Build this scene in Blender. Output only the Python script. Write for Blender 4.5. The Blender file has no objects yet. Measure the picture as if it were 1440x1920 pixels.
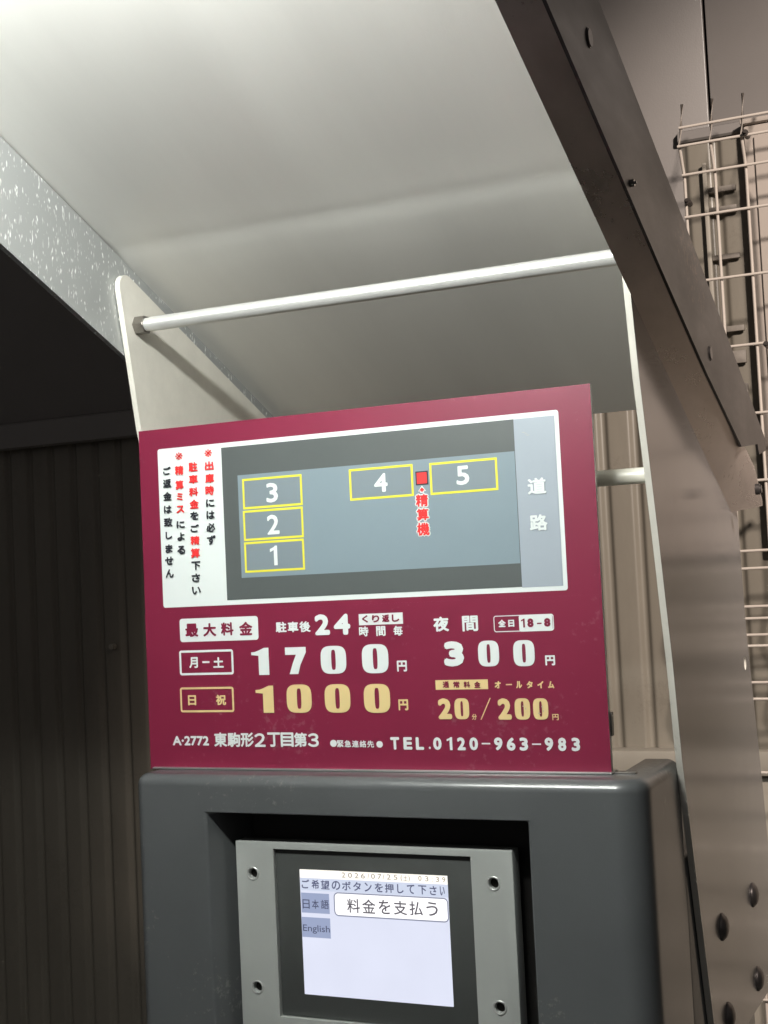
import bpy, bmesh, math, random
from mathutils import Vector, Matrix

random.seed(7)
sc = bpy.context.scene

# ------------------------------------------------------------------ camera
def camera_matrix(yaw, pitch, roll):
    fwd = Vector((-math.sin(yaw)*math.cos(pitch), math.cos(yaw)*math.cos(pitch), math.sin(pitch)))
    right = Vector((math.cos(yaw), math.sin(yaw), 0.0))
    up = right.cross(fwd)
    r2 = right*math.cos(roll) + up*math.sin(roll)
    u2 = -right*math.sin(roll) + up*math.cos(roll)
    m = Matrix((r2, u2, -fwd)).transposed()
    return m

cam_data = bpy.data.cameras.new('camera')
cam = bpy.data.objects.new('camera', cam_data)
sc.collection.objects.link(cam)
cam.matrix_world = Matrix.Translation((0, 0, 1.5)) @ camera_matrix(math.radians(23.604), math.radians(3.1785), math.radians(-2.718)).to_4x4()
cam_data.sensor_fit = 'VERTICAL'
cam_data.sensor_height = 36.0
cam_data.lens = 2522.0/1920*36
cam_data.clip_start = 0.02
cam_data.clip_end = 300
sc.camera = cam

# ------------------------------------------------------------------ night sky over a city, exposure
world = bpy.data.worlds.new('World'); sc.world = world
world.use_nodes = True
wn = world.node_tree.nodes; wl = world.node_tree.links
wn.clear()
wo = wn.new('ShaderNodeOutputWorld'); wb = wn.new('ShaderNodeBackground')
wb.inputs['Color'].default_value = (1.0, 0.96, 0.95, 1)
wb.inputs['Strength'].default_value = 0.085
wl.new(wb.outputs[0], wo.inputs[0])
sc.view_settings.view_transform = 'Standard'
sc.view_settings.look = 'None'
sc.view_settings.exposure = 0.0
sc.view_settings.gamma = 1.0
sc.view_settings.use_curve_mapping = False

LAMP_STRENGTH = 280.0
STREET_WATT = 600.0

# printed matter of the sign, millimetres from its lower left corner
SIGN_TEXT = [
 ('map', '3', 131.6, 232.4, 11.1, 16.5, 'white', 0.55),
 ('map', '2', 131.4, 205.5, 11.6, 16.6, 'white', 0.55),
 ('map', '1', 130.7, 179.4, 6.9, 16.5, 'white', 0.55),
 ('map', '4', 232.0, 233.3, 11.9, 15.2, 'white', 0.55),
 ('map', '5', 303.1, 233.9, 10.9, 15.2, 'white', 0.55),
 ('map', '道', 363.5, 221.0, 15.0, 12.7, 'white', 0.45),
 ('map', '路', 363.3, 192.7, 14.4, 12.6, 'white', 0.45),
 ('map', '精', 267.3, 216.4, 10.6, 9.9, 'redout', 0.35),
 ('map', '算', 267.4, 205.1, 10.3, 9.7, 'redout', 0.35),
 ('map', '機', 267.3, 193.4, 10.7, 10.3, 'redout', 0.35),
 ('notice', '※', 70.9, 271.0, 7.3, 6.5, 'redthin', 0.33),
 ('notice', '出', 71.4, 260.0, 8.7, 7.8, 'red', 0.33),
 ('notice', '庫', 71.3, 249.1, 8.8, 8.0, 'red', 0.33),
 ('notice', '時', 70.9, 238.7, 8.6, 8.3, 'red', 0.33),
 ('notice', 'に', 70.9, 227.8, 8.3, 6.9, 'black', 0.33),
 ('notice', 'は', 70.8, 217.5, 8.3, 7.2, 'black', 0.33),
 ('notice', '必', 70.6, 206.7, 8.9, 7.8, 'black', 0.33),
 ('notice', 'ず', 70.7, 195.9, 8.7, 8.2, 'black', 0.33),
 ('notice', '駐', 55.2, 260.3, 9.0, 8.3, 'red', 0.33),
 ('notice', '車', 55.0, 249.5, 9.1, 7.8, 'red', 0.33),
 ('notice', '料', 54.8, 238.6, 9.1, 7.8, 'red', 0.33),
 ('notice', '金', 54.9, 228.0, 9.1, 7.9, 'red', 0.33),
 ('notice', 'を', 54.7, 217.8, 8.4, 7.3, 'black', 0.33),
 ('notice', 'ご', 54.5, 207.0, 8.6, 6.7, 'black', 0.33),
 ('notice', '精', 54.3, 196.5, 9.1, 7.6, 'red', 0.33),
 ('notice', '算', 54.1, 185.6, 9.1, 8.3, 'red', 0.33),
 ('notice', '下', 54.2, 174.7, 9.1, 7.5, 'black', 0.33),
 ('notice', 'さ', 53.7, 164.3, 8.4, 7.2, 'black', 0.33),
 ('notice', 'い', 53.7, 153.3, 8.8, 6.7, 'black', 0.33),
 ('notice', '※', 41.3, 270.8, 7.5, 6.5, 'redthin', 0.33),
 ('notice', '精', 41.0, 258.3, 8.7, 8.1, 'red', 0.33),
 ('notice', '算', 40.8, 245.6, 8.2, 8.1, 'red', 0.33),
 ('notice', 'ミ', 40.6, 235.4, 6.2, 6.7, 'red', 0.33),
 ('notice', 'ス', 40.7, 224.4, 8.1, 6.5, 'red', 0.33),
 ('notice', 'に', 40.4, 211.1, 8.4, 6.4, 'black', 0.33),
 ('notice', 'よ', 40.3, 200.6, 7.6, 7.1, 'black', 0.33),
 ('notice', 'る', 40.0, 189.1, 8.1, 7.3, 'black', 0.33),
 ('notice', 'ご', 28.5, 258.9, 8.0, 6.9, 'black', 0.33),
 ('notice', '返', 28.2, 247.9, 8.4, 7.6, 'black', 0.33),
 ('notice', '金', 28.1, 236.6, 8.6, 7.6, 'black', 0.33),
 ('notice', 'は', 27.9, 225.1, 8.1, 6.9, 'black', 0.33),
 ('notice', '致', 27.8, 213.9, 8.9, 7.9, 'black', 0.33),
 ('notice', 'し', 28.0, 202.4, 6.8, 6.4, 'black', 0.33),
 ('notice', 'ま', 27.6, 190.8, 7.3, 7.4, 'black', 0.33),
 ('notice', 'せ', 27.3, 180.3, 8.5, 7.1, 'black', 0.33),
 ('notice', 'ん', 27.3, 169.2, 8.4, 7.5, 'black', 0.33),
 ('price', '最', 47.4, 119.3, 13.0, 11.5, 'maroon', 0.45),
 ('price', '大', 65.3, 119.1, 12.9, 11.4, 'maroon', 0.45),
 ('price', '料', 82.7, 119.3, 12.5, 11.2, 'maroon', 0.45),
 ('price', '金', 100.8, 119.1, 12.9, 11.4, 'maroon', 0.45),
 ('price', '駐', 134.7, 119.2, 10.2, 8.9, 'white', 0.35),
 ('price', '車', 145.9, 119.0, 10.1, 8.8, 'white', 0.35),
 ('price', '後', 157.1, 118.9, 10.4, 9.0, 'white', 0.35),
 ('price', '2', 173.1, 120.0, 13.9, 17.2, 'white', 1.1),
 ('price', '4', 191.2, 119.7, 15.0, 17.1, 'white', 1.0),
 ('price', 'く', 212.2, 123.4, 5.3, 6.1, 'maroon', 0.32),
 ('price', 'り', 221.7, 123.3, 6.7, 6.0, 'maroon', 0.32),
 ('price', '返', 230.6, 123.3, 6.5, 6.0, 'maroon', 0.32),
 ('price', 'し', 239.3, 123.2, 6.6, 6.0, 'maroon', 0.32),
 ('price', '時', 210.6, 113.3, 8.4, 8.0, 'white', 0.25),
 ('price', '間', 225.8, 113.2, 8.2, 8.0, 'white', 0.25),
 ('price', '毎', 240.9, 113.0, 8.1, 7.9, 'white', 0.25),
 ('price', '月', 47.9, 91.4, 8.7, 9.4, 'white', 0.35),
 ('price', '土', 72.7, 91.0, 10.3, 9.0, 'white', 0.4),
 ('price', '日', 45.0, 59.1, 8.1, 8.7, 'cream', 0.35),
 ('price', '祝', 73.7, 59.2, 10.1, 8.9, 'cream', 0.35),
 ('digit', '1', 113.4, 91.0, 16.7, 22.7, 'white', 1.0),
 ('digit', '7', 147.1, 91.0, 19.5, 22.3, 'white', 1.0),
 ('digit', '0', 182.0, 90.9, 23.3, 22.9, 'white', 1.0),
 ('digit', '0', 219.6, 91.0, 23.5, 23.5, 'white', 1.0),
 ('digit', '1', 116.2, 59.3, 17.0, 22.6, 'cream', 1.0),
 ('digit', '0', 148.7, 59.5, 23.3, 23.4, 'cream', 1.0),
 ('digit', '0', 184.1, 59.3, 23.3, 23.3, 'cream', 1.0),
 ('digit', '0', 219.6, 59.0, 23.3, 23.3, 'cream', 1.0),
 ('digit', '3', 288.0, 93.3, 17.0, 19.8, 'white', 1.0),
 ('digit', '0', 317.0, 92.9, 17.3, 20.1, 'white', 1.0),
 ('digit', '0', 345.9, 92.5, 17.2, 20.1, 'white', 1.0),
 ('digit', '2', 278.1, 50.2, 11.8, 16.5, 'cream', 1.0),
 ('digit', '0', 292.4, 50.1, 12.3, 16.4, 'cream', 1.0),
 ('digit', '2', 327.8, 49.7, 11.3, 16.5, 'cream', 1.0),
 ('digit', '0', 342.3, 49.6, 12.5, 16.4, 'cream', 1.0),
 ('digit', '0', 357.0, 49.5, 12.1, 16.3, 'cream', 1.0),
 ('price', '円', 242.9, 84.6, 8.6, 8.8, 'white', 0.35),
 ('price', '円', 242.5, 53.6, 8.5, 8.8, 'cream', 0.35),
 ('price', '円', 366.6, 86.5, 7.8, 7.7, 'white', 0.35),
 ('price', '円', 368.4, 43.2, 4.9, 4.7, 'cream', 0.12),
 ('price', '分', 302.5, 43.7, 4.1, 4.6, 'cream', 0.15),
 ('price', '夜', 278.4, 117.1, 13.3, 11.8, 'white', 0.5),
 ('price', '間', 302.9, 116.8, 13.2, 12.2, 'white', 0.4),
 ('price', '全', 329.3, 116.0, 6.2, 5.8, 'white', 0.3),
 ('price', '日', 336.9, 115.8, 4.9, 5.5, 'white', 0.3),
 ('price', '1', 346.4, 115.7, 3.0, 6.9, 'maroon', 0.6),
 ('price', '8', 352.4, 115.7, 5.0, 6.8, 'maroon', 0.55),
 ('price', '8', 365.9, 115.6, 5.1, 6.7, 'maroon', 0.55),
 ('price', '通', 279.9, 69.2, 5.4, 5.1, 'maroon', 0.2),
 ('price', '常', 288.8, 69.1, 5.4, 5.0, 'maroon', 0.2),
 ('price', '料', 297.6, 69.0, 5.4, 5.0, 'maroon', 0.2),
 ('price', '金', 306.3, 68.8, 5.3, 5.0, 'maroon', 0.2),
 ('price', 'オ', 323.2, 68.5, 5.1, 5.7, 'cream', 0.3),
 ('price', 'ル', 340.6, 68.3, 5.0, 5.6, 'cream', 0.3),
 ('price', 'タ', 349.2, 68.2, 5.0, 5.6, 'cream', 0.3),
 ('price', 'イ', 357.8, 68.0, 5.0, 5.5, 'cream', 0.3),
 ('price', 'ム', 366.3, 67.9, 5.0, 5.6, 'cream', 0.3),
 ('price', 'A·2772', 42.0, 24.5, 36.4, 8.2, 'white', 0.4),
 ('price', '東', 71.7, 25.5, 12.7, 12.2, 'white', 0.42),
 ('price', '駒', 84.7, 25.5, 12.6, 12.2, 'white', 0.42),
 ('price', '形', 97.7, 25.5, 12.5, 12.1, 'white', 0.42),
 ('price', '２', 110.0, 25.2, 10.5, 11.4, 'white', 0.42),
 ('price', '丁', 123.2, 25.6, 12.2, 12.0, 'white', 0.42),
 ('price', '目', 135.8, 25.6, 12.1, 12.0, 'white', 0.42),
 ('price', '第', 148.3, 25.6, 12.1, 11.9, 'white', 0.42),
 ('price', '３', 160.2, 25.3, 10.2, 11.2, 'white', 0.42),
 ('price', '緊', 184.8, 22.4, 6.1, 5.7, 'white', 0.15),
 ('price', '急', 191.6, 22.4, 6.0, 5.6, 'white', 0.15),
 ('price', '連', 198.4, 22.3, 6.0, 5.6, 'white', 0.15),
 ('price', '絡', 205.2, 22.3, 5.9, 5.6, 'white', 0.15),
 ('price', '先', 212.0, 22.2, 6.0, 5.6, 'white', 0.15),
 ('price', 'T', 233.5, 22.9, 7.8, 10.0, 'white', 0.6),
 ('price', 'E', 244.8, 22.9, 7.6, 9.9, 'white', 0.6),
 ('price', 'L', 255.2, 22.8, 7.0, 10.0, 'white', 0.6),
 ('price', '.', 263.6, 19.4, 1.8, 2.0, 'white', 0.6),
 ('price', '0', 270.2, 22.8, 7.2, 10.0, 'white', 0.6),
 ('price', '1', 280.6, 22.8, 4.7, 10.1, 'white', 0.6),
 ('price', '2', 290.5, 22.7, 7.0, 10.1, 'white', 0.6),
 ('price', '0', 300.8, 22.7, 7.2, 10.1, 'white', 0.6),
 ('price', '9', 321.2, 22.7, 7.0, 10.1, 'white', 0.6),
 ('price', '6', 331.6, 22.6, 7.1, 10.1, 'white', 0.6),
 ('price', '3', 341.9, 22.6, 6.9, 10.1, 'white', 0.6),
 ('price', '9', 362.1, 22.6, 6.8, 10.2, 'white', 0.6),
 ('price', '8', 372.5, 22.5, 6.5, 10.2, 'white', 0.6),
 ('price', '3', 383.2, 22.5, 6.7, 10.2, 'white', 0.6),
]
RECT = {
 'frame': [19.05, 139.55, 383.5, 278.55],
 'dark': [83.55, 143.65, 347.15, 274.5],
 'road': [347.15, 143.1, 380.1, 274.4],
 'lot': [98.75, 162.0, 346.75, 249.45],
 'b3': [103.15, 220.05, 160.05, 245.95],
 'b2': [102.65, 193.15, 159.8, 218.85],
 'b1': [102.5, 166.15, 159.5, 192.05],
 'b4': [203.75, 220.5, 260.5, 246.35],
 'b5': [274.95, 220.15, 332.1, 245.85],
 'redsq': [262.6, 228.8, 273.45, 239.95],
 'maxbox': [35.25, 109.25, 112.7, 129.35],
 'kuri': [206.55, 118.4, 245.55, 127.55],
 'montu': [33.6, 80.6, 87.3, 101.95],
 'sun': [32.95, 48.8, 86.25, 70.2],
 'zen': [322.4, 109.25, 371.05, 122.05],
 'zenw': [343.15, 109.1, 370.05, 121.85],
 'tsu': [271.0, 65.2, 315.1, 72.8],
 'dash': [56.6, 90.75, 63.7, 92.4],
 'd188': [357.65, 114.5, 361.35, 115.55],
 'long': [329.8, 68.0, 334.75, 68.95],
 'tel1': [307.4, 22.3, 314.45, 23.4],
 'tel2': [348.45, 22.0, 355.6, 23.1],
 'c1': [175.4, 19.8, 181.5, 25.5],
 'c2': [217.05, 19.4, 222.7, 24.6],
 'seam': [-0.5, 134.85, 406.9, 135.3],
 'sign': [1.15, -0.1, 410.05, 296.25],
}
SLASH = [(307.4, 41.5), (316.4, 58.3)]
ARROW = [(267.9, 228.6), (267.6, 223.2)]
# screen contents, millimetres from the lower left corner of the screen
SCREEN_ORIGIN = (-0.5225, 1.1724)
SCREEN_TEXT = [
 ('2', 40.1, 97.5, 3.1, 4.0, 'datec', 0.0),
 ('0', 45.9, 97.5, 3.4, 4.0, 'datec', 0.0),
 ('2', 51.7, 97.5, 3.3, 4.0, 'datec', 0.0),
 ('6', 57.3, 97.5, 3.4, 4.0, 'datec', 0.0),
 ('/', 62.1, 97.5, 1.4, 4.0, 'datec', 0.0),
 ('0', 66.2, 97.6, 3.3, 4.0, 'datec', 0.0),
 ('7', 71.9, 97.6, 3.3, 4.0, 'datec', 0.0),
 ('/', 75.4, 97.6, 1.6, 4.0, 'datec', 0.0),
 ('2', 79.9, 97.6, 3.3, 4.0, 'datec', 0.0),
 ('5', 85.8, 97.6, 3.1, 3.9, 'datec', 0.0),
 ('(', 90.9, 97.1, 1.4, 4.9, 'datec', 0.0),
 ('土', 94.3, 97.2, 3.8, 4.3, 'datec', 0.0),
 (')', 97.4, 97.1, 1.3, 4.9, 'datec', 0.0),
 ('0', 106.7, 97.7, 2.6, 3.9, 'datec', 0.0),
 ('3', 112.5, 97.6, 2.7, 3.9, 'datec', 0.0),
 (':', 117.1, 97.0, 0.5, 2.9, 'datec', 0.0),
 ('3', 121.5, 97.5, 2.7, 3.9, 'datec', 0.0),
 ('9', 126.8, 97.5, 2.6, 3.9, 'datec', 0.0),
 ('ご', 5.3, 88.9, 7.1, 7.3, 'msgc', 0.16),
 ('希', 14.3, 88.9, 6.9, 7.3, 'msgc', 0.16),
 ('望', 23.2, 88.9, 7.7, 7.2, 'msgc', 0.16),
 ('の', 32.9, 88.9, 7.6, 7.2, 'msgc', 0.16),
 ('ボ', 42.3, 88.9, 7.9, 7.2, 'msgc', 0.16),
 ('タ', 51.7, 88.9, 6.9, 7.1, 'msgc', 0.16),
 ('ン', 61.5, 88.8, 6.3, 7.2, 'msgc', 0.16),
 ('を', 70.9, 88.8, 7.1, 7.1, 'msgc', 0.16),
 ('押', 79.9, 88.8, 7.5, 7.1, 'msgc', 0.16),
 ('し', 89.5, 88.8, 5.5, 7.1, 'msgc', 0.16),
 ('て', 98.4, 88.8, 6.4, 7.1, 'msgc', 0.16),
 ('下', 108.3, 88.8, 7.0, 7.0, 'msgc', 0.16),
 ('さ', 117.4, 88.7, 5.9, 7.1, 'msgc', 0.16),
 ('い', 125.1, 88.7, 4.0, 7.0, 'msgc', 0.16),
 ('日', 5.1, 72.7, 6.4, 7.4, 'btnc', 0.1),
 ('本', 13.5, 72.9, 6.3, 7.4, 'btnc', 0.1),
 ('語', 22.2, 73.2, 7.2, 7.3, 'btnc', 0.1),
 ('English', 13.5, 52.7, 24.4, 6.9, 'btnc', 0.05),
 ('料', 47.8, 73.4, 11.4, 11.2, 'darkc', 0.16),
 ('金', 61.3, 73.6, 11.6, 11.2, 'darkc', 0.16),
 ('を', 75.1, 73.8, 10.4, 11.1, 'darkc', 0.16),
 ('支', 88.7, 73.9, 11.4, 11.1, 'darkc', 0.16),
 ('払', 102.2, 74.1, 11.3, 11.0, 'darkc', 0.16),
 ('う', 115.7, 74.3, 9.8, 10.9, 'darkc', 0.16),
]
SRECT = {
 'screen': [0.0, 0.1, 129.75, 100.35],
 'top': [0.3, 93.8, 129.75, 100.55],
 'msg': [0.6, 83.75, 129.85, 93.6],
 'jp': [0.7, 65.65, 26.15, 81.7],
 'en': [0.3, 46.05, 26.15, 62.15],
 'btn': [30.35, 64.45, 129.6, 83.5],
}
SIGN_ORIGIN = (-.6700, 1.3512)

# ------------------------------------------------------------------ helpers
COL = sc.collection

def link(name, mesh, parent=None, mats=()):
    o = bpy.data.objects.new(name, mesh)
    COL.objects.link(o)
    for m in mats:
        mesh.materials.append(m)
    if parent is not None:
        o.parent = parent
    return o

def thing(name, label, cat, group=None):
    o = bpy.data.objects.new(name, None)
    COL.objects.link(o)
    o.empty_display_size = 0.05
    o['label'] = label
    o['category'] = cat
    if group: o['group'] = group
    return o

def bm_obj(name, bm, mat, parent=None, smooth=False, angle=None):
    me = bpy.data.meshes.new(name)
    bmesh.ops.recalc_face_normals(bm, faces=bm.faces[:])
    bm.to_mesh(me); bm.free()
    if smooth:
        for p in me.polygons: p.use_smooth = True
        if angle:
            me.set_sharp_from_angle(angle=math.radians(angle))
    return link(name, me, parent, [mat] if not isinstance(mat, (list, tuple)) else mat)

def box(bm, x0, x1, y0, y1, z0, z1, bevel=0.0, seg=2):
    r = bmesh.ops.create_cube(bm, size=1.0)
    vs = r['verts']
    for v in vs:
        v.co = Vector((x0 + (v.co.x+.5)*(x1-x0), y0 + (v.co.y+.5)*(y1-y0), z0 + (v.co.z+.5)*(z1-z0)))
    if bevel > 0:
        es = list({e for v in vs for e in v.link_edges})
        bmesh.ops.bevel(bm, geom=es, offset=bevel, segments=seg, affect='EDGES', profile=0.5)

def box_obj(name, x0, x1, y0, y1, z0, z1, mat, parent=None, bevel=0.0, seg=2):
    bm = bmesh.new(); box(bm, x0, x1, y0, y1, z0, z1, bevel, seg)
    return bm_obj(name, bm, mat, parent, smooth=bevel > 0, angle=40)

def tube(bm, pts, r, seg=12, caps=True):
    rings = []
    n = len(pts)
    for i, p in enumerate(pts):
        p = Vector(p)
        a = Vector(pts[max(i-1, 0)]); b = Vector(pts[min(i+1, n-1)])
        t = (b-a).normalized()
        ref = Vector((0, 0, 1)) if abs(t.z) < .9 else Vector((0, 1, 0))
        u = t.cross(ref).normalized(); w = t.cross(u)
        rings.append([bm.verts.new(p + (u*math.cos(2*math.pi*k/seg) + w*math.sin(2*math.pi*k/seg))*r) for k in range(seg)])
    for i in range(n-1):
        for k in range(seg):
            bm.faces.new((rings[i][k], rings[i][(k+1) % seg], rings[i+1][(k+1) % seg], rings[i+1][k]))
    if caps:
        bm.faces.new(rings[0]); bm.faces.new(list(reversed(rings[-1])))

def prism_x(bm, poly, x0, x1):
    """poly of (y, z) extruded along X"""
    a = [bm.verts.new((x0, y, z)) for y, z in poly]
    b = [bm.verts.new((x1, y, z)) for y, z in poly]
    bm.faces.new(a); bm.faces.new(list(reversed(b)))
    n = len(poly)
    for i in range(n):
        bm.faces.new((a[i], b[i], b[(i+1) % n], a[(i+1) % n]))

def bevel_all(bm, off, seg=2, ang=30):
    es = [e for e in bm.edges if len(e.link_faces) == 2 and e.calc_face_angle(0) > math.radians(ang)]
    bmesh.ops.bevel(bm, geom=es, offset=off, segments=seg, affect='EDGES', profile=0.5)

def boolean(o, cutters):
    for c in cutters:
        m = o.modifiers.new('cut', 'BOOLEAN'); m.operation = 'DIFFERENCE'; m.solver = 'EXACT'; m.object = c
    bpy.context.view_layer.update()
    dg = bpy.context.evaluated_depsgraph_get()
    me = bpy.data.meshes.new_from_object(o.evaluated_get(dg))
    o.modifiers.clear(); o.data = me
    for c in cutters: bpy.data.objects.remove(c, do_unlink=True)
    return o

def smooth(o, angle=35):
    for p in o.data.polygons: p.use_smooth = True
    o.data.set_sharp_from_angle(angle=math.radians(angle))

# ------------------------------------------------------------------ materials
def mat(name, color, rough=0.5, metal=0.0, coat=0.0, spec=0.5, noise=0.0, nscale=40.0, bump=0.0, bscale=200.0, rvar=0.0, coatr=.1, stretch=(1,1,1), wear=0.0, wcol=(.3, .3, .29)):
    m = bpy.data.materials.new(name); m.use_nodes = True
    nt = m.node_tree; b = nt.nodes['Principled BSDF']
    b.inputs['Base Color'].default_value = (*color, 1)
    b.inputs['Roughness'].default_value = rough
    b.inputs['Metallic'].default_value = metal
    b.inputs['Specular IOR Level'].default_value = spec
    b.inputs['Coat Weight'].default_value = coat
    b.inputs['Coat Roughness'].default_value = coatr
    tc = nt.nodes.new('ShaderNodeTexCoord')
    mp = nt.nodes.new('ShaderNodeMapping'); mp.inputs['Scale'].default_value = stretch
    nt.links.new(tc.outputs['Object'], mp.inputs[0])
    if noise > 0 or rvar > 0:
        n = nt.nodes.new('ShaderNodeTexNoise'); n.inputs['Scale'].default_value = nscale; n.inputs['Detail'].default_value = 6
        n.inputs['Roughness'].default_value = .65
        nt.links.new(mp.outputs[0], n.inputs['Vector'])
        if noise > 0:
            r = nt.nodes.new('ShaderNodeMapRange')
            r.inputs['From Min'].default_value = .25; r.inputs['From Max'].default_value = .75
            r.inputs['To Min'].default_value = 1-noise; r.inputs['To Max'].default_value = 1+noise*.6
            nt.links.new(n.outputs[0], r.inputs[0])
            mx = nt.nodes.new('ShaderNodeMix'); mx.data_type = 'RGBA'; mx.blend_type = 'MULTIPLY'; mx.inputs[0].default_value = 1
            mx.inputs[6].default_value = (*color, 1)
            nt.links.new(r.outputs[0], mx.inputs[7])
            nt.links.new(mx.outputs[2], b.inputs['Base Color'])
        if rvar > 0:
            r = nt.nodes.new('ShaderNodeMapRange')
            r.inputs['From Min'].default_value = .25; r.inputs['From Max'].default_value = .75
            r.inputs['To Min'].default_value = max(rough-rvar, .02); r.inputs['To Max'].default_value = rough+rvar
            nt.links.new(n.outputs[0], r.inputs[0]); nt.links.new(r.outputs[0], b.inputs['Roughness'])
    if wear > 0:
        # small chips and scuffs where a coarse patch mask meets fine grain
        a_ = nt.nodes.new('ShaderNodeTexNoise'); a_.inputs['Scale'].default_value = 9; a_.inputs['Detail'].default_value = 2
        c_ = nt.nodes.new('ShaderNodeTexNoise'); c_.inputs['Scale'].default_value = 160; c_.inputs['Detail'].default_value = 8; c_.inputs['Roughness'].default_value = .7
        for q in (a_, c_): nt.links.new(tc.outputs['Object'], q.inputs['Vector'])
        m1 = nt.nodes.new('ShaderNodeMath'); m1.operation = 'MULTIPLY'
        nt.links.new(a_.outputs[0], m1.inputs[0]); nt.links.new(c_.outputs[0], m1.inputs[1])
        mr = nt.nodes.new('ShaderNodeMapRange'); mr.inputs['From Min'].default_value = .345; mr.inputs['From Max'].default_value = .40
        mr.inputs['To Max'].default_value = wear
        nt.links.new(m1.outputs[0], mr.inputs[0])
        mw = nt.nodes.new('ShaderNodeMix'); mw.data_type = 'RGBA'; mw.inputs[7].default_value = (*wcol, 1)
        nt.links.new(mr.outputs[0], mw.inputs[0])
        src = b.inputs['Base Color'].links[0].from_socket if b.inputs['Base Color'].is_linked else None
        if src: nt.links.new(src, mw.inputs[6])
        else: mw.inputs[6].default_value = (*color, 1)
        nt.links.new(mw.outputs[2], b.inputs['Base Color'])
    if bump > 0:
        n2 = nt.nodes.new('ShaderNodeTexNoise'); n2.inputs['Scale'].default_value = bscale; n2.inputs['Detail'].default_value = 3
        nt.links.new(mp.outputs[0], n2.inputs['Vector'])
        bp = nt.nodes.new('ShaderNodeBump'); bp.inputs['Strength'].default_value = bump; bp.inputs['Distance'].default_value = .001
        nt.links.new(n2.outputs[0], bp.inputs['Height']); nt.links.new(bp.outputs[0], b.inputs['Normal'])
    return m

def emis(name, color, strength=1.0, base=(0.02, 0.02, 0.02), grain=0.0):
    m = bpy.data.materials.new(name); m.use_nodes = True
    nt = m.node_tree; b = nt.nodes['Principled BSDF']
    b.inputs['Base Color'].default_value = (*base, 1)
    b.inputs['Roughness'].default_value = .25
    b.inputs['Emission Color'].default_value = (*color, 1)
    b.inputs['Emission Strength'].default_value = strength
    if grain:
        tc = nt.nodes.new('ShaderNodeTexCoord'); n = nt.nodes.new('ShaderNodeTexNoise'); n.inputs['Scale'].default_value = 25
        nt.links.new(tc.outputs['Object'], n.inputs['Vector'])
        r = nt.nodes.new('ShaderNodeMapRange'); r.inputs['To Min'].default_value = strength*(1-grain); r.inputs['To Max'].default_value = strength*(1+grain)
        nt.links.new(n.outputs[0], r.inputs[0]); nt.links.new(r.outputs[0], b.inputs['Emission Strength'])
    return m

M = {}
M['roof'] = mat('painted_roof_sheet', (.80, .79, .76), rough=.50, metal=.52, spec=.5, noise=.05, nscale=14, rvar=.06, bump=.08, bscale=900, stretch=(1, .12, .12))
M['plate_inner'] = mat('steel_lit_side', (.70, .675, .61), wear=.35, wcol=(.38,.34,.28), rough=.38, metal=.0, noise=.10, nscale=30, bump=.15, bscale=700, spec=.5)  # lamplit side of the bracket steel, light put into the colour
M['plate_outer'] = mat('steel_unlit_side', (.27, .265, .27), wear=.35, wcol=(.36,.34,.32), rough=.19, metal=.6, spec=.5, noise=.12, nscale=9, rvar=.05)  # unlit outer side of the same steel, shade put into the colour
M['beam_dark'] = mat('weathered_beam', (.042, .036, .034), wear=.7, wcol=(.16,.11,.08), rough=.42, metal=.25, spec=.4, noise=.22, nscale=12, rvar=.1, stretch=(1, .3, 1))
M['strip'] = mat('galvanised_strip', (.50, .44, .41), wear=.6, wcol=(.14,.09,.07), rough=.30, metal=.8, noise=.25, nscale=22, rvar=.1, stretch=(1, .35, 1))
M['rod'] = mat('brushed_rod', (.80, .80, .78), rough=.30, metal=.55, coat=.3, coatr=.2, noise=.05, nscale=60)
M['lit_rod'] = mat('lamplit_rod', (.78, .75, .66), rough=.3, noise=.06, nscale=50)  # pale tone carries the lamp light on the lower steel rod
M['nut'] = mat('nut_steel', (.35, .33, .31), rough=.35, metal=1.0, noise=.2, nscale=120)
M['bolt'] = mat('dark_bolt', (.17, .155, .15), rough=.38, metal=.8, noise=.3, nscale=150)
M['machine'] = mat('machine_paint', (.083, .088, .091), rough=.42, spec=.3, coat=.75, coatr=.2, wear=.5, wcol=(.2,.2,.19), noise=.10, nscale=6, bump=.12, bscale=1500, rvar=.05)
M['recess'] = mat('recess_shade', (.012, .011, .010), rough=.5)  # shadow at the back of the recess put into the colour
M['plate'] = mat('display_plate', (.37, .385, .37), rough=.42, noise=.04, nscale=30, bump=.1, bscale=1500)
M['bezel'] = mat('display_bezel', (.062, .066, .064), rough=.4, noise=.05, nscale=50)
M['screw'] = mat('screw_head', (.03, .028, .026), rough=.3, metal=.8)
M['chamfer'] = mat('hole_rim', (.65, .66, .64), rough=.3, metal=.6)
M['maroon'] = mat('maroon_print', (.18, .014, .042), wear=.10, wcol=(.5,.4,.4), rough=.38, noise=.03, nscale=14, bump=.05, bscale=900)
M['white'] = mat('white_print', (.72, .77, .76), rough=.4, noise=.02, nscale=30)
M['cream'] = mat('cream_print', (.72, .56, .27), rough=.4, noise=.03, nscale=30)
M['red'] = mat('red_print', (.72, .035, .035), rough=.4)
M['black'] = mat('black_print', (.022, .024, .032), rough=.4)
M['mapdark'] = mat('dark_grey_print', (.082, .093, .093), rough=.4, noise=.03, nscale=20)
M['maplot'] = mat('blue_grey_print', (.20, .26, .295), rough=.4, noise=.03, nscale=20)
M['mapbay'] = mat('bay_grey_print', (.185, .228, .255), rough=.4)
M['maproad'] = mat('road_grey_print', (.32, .365, .415), rough=.4, noise=.03, nscale=20)
M['yellow'] = mat('yellow_print', (.75, .70, .05), rough=.4)
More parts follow.
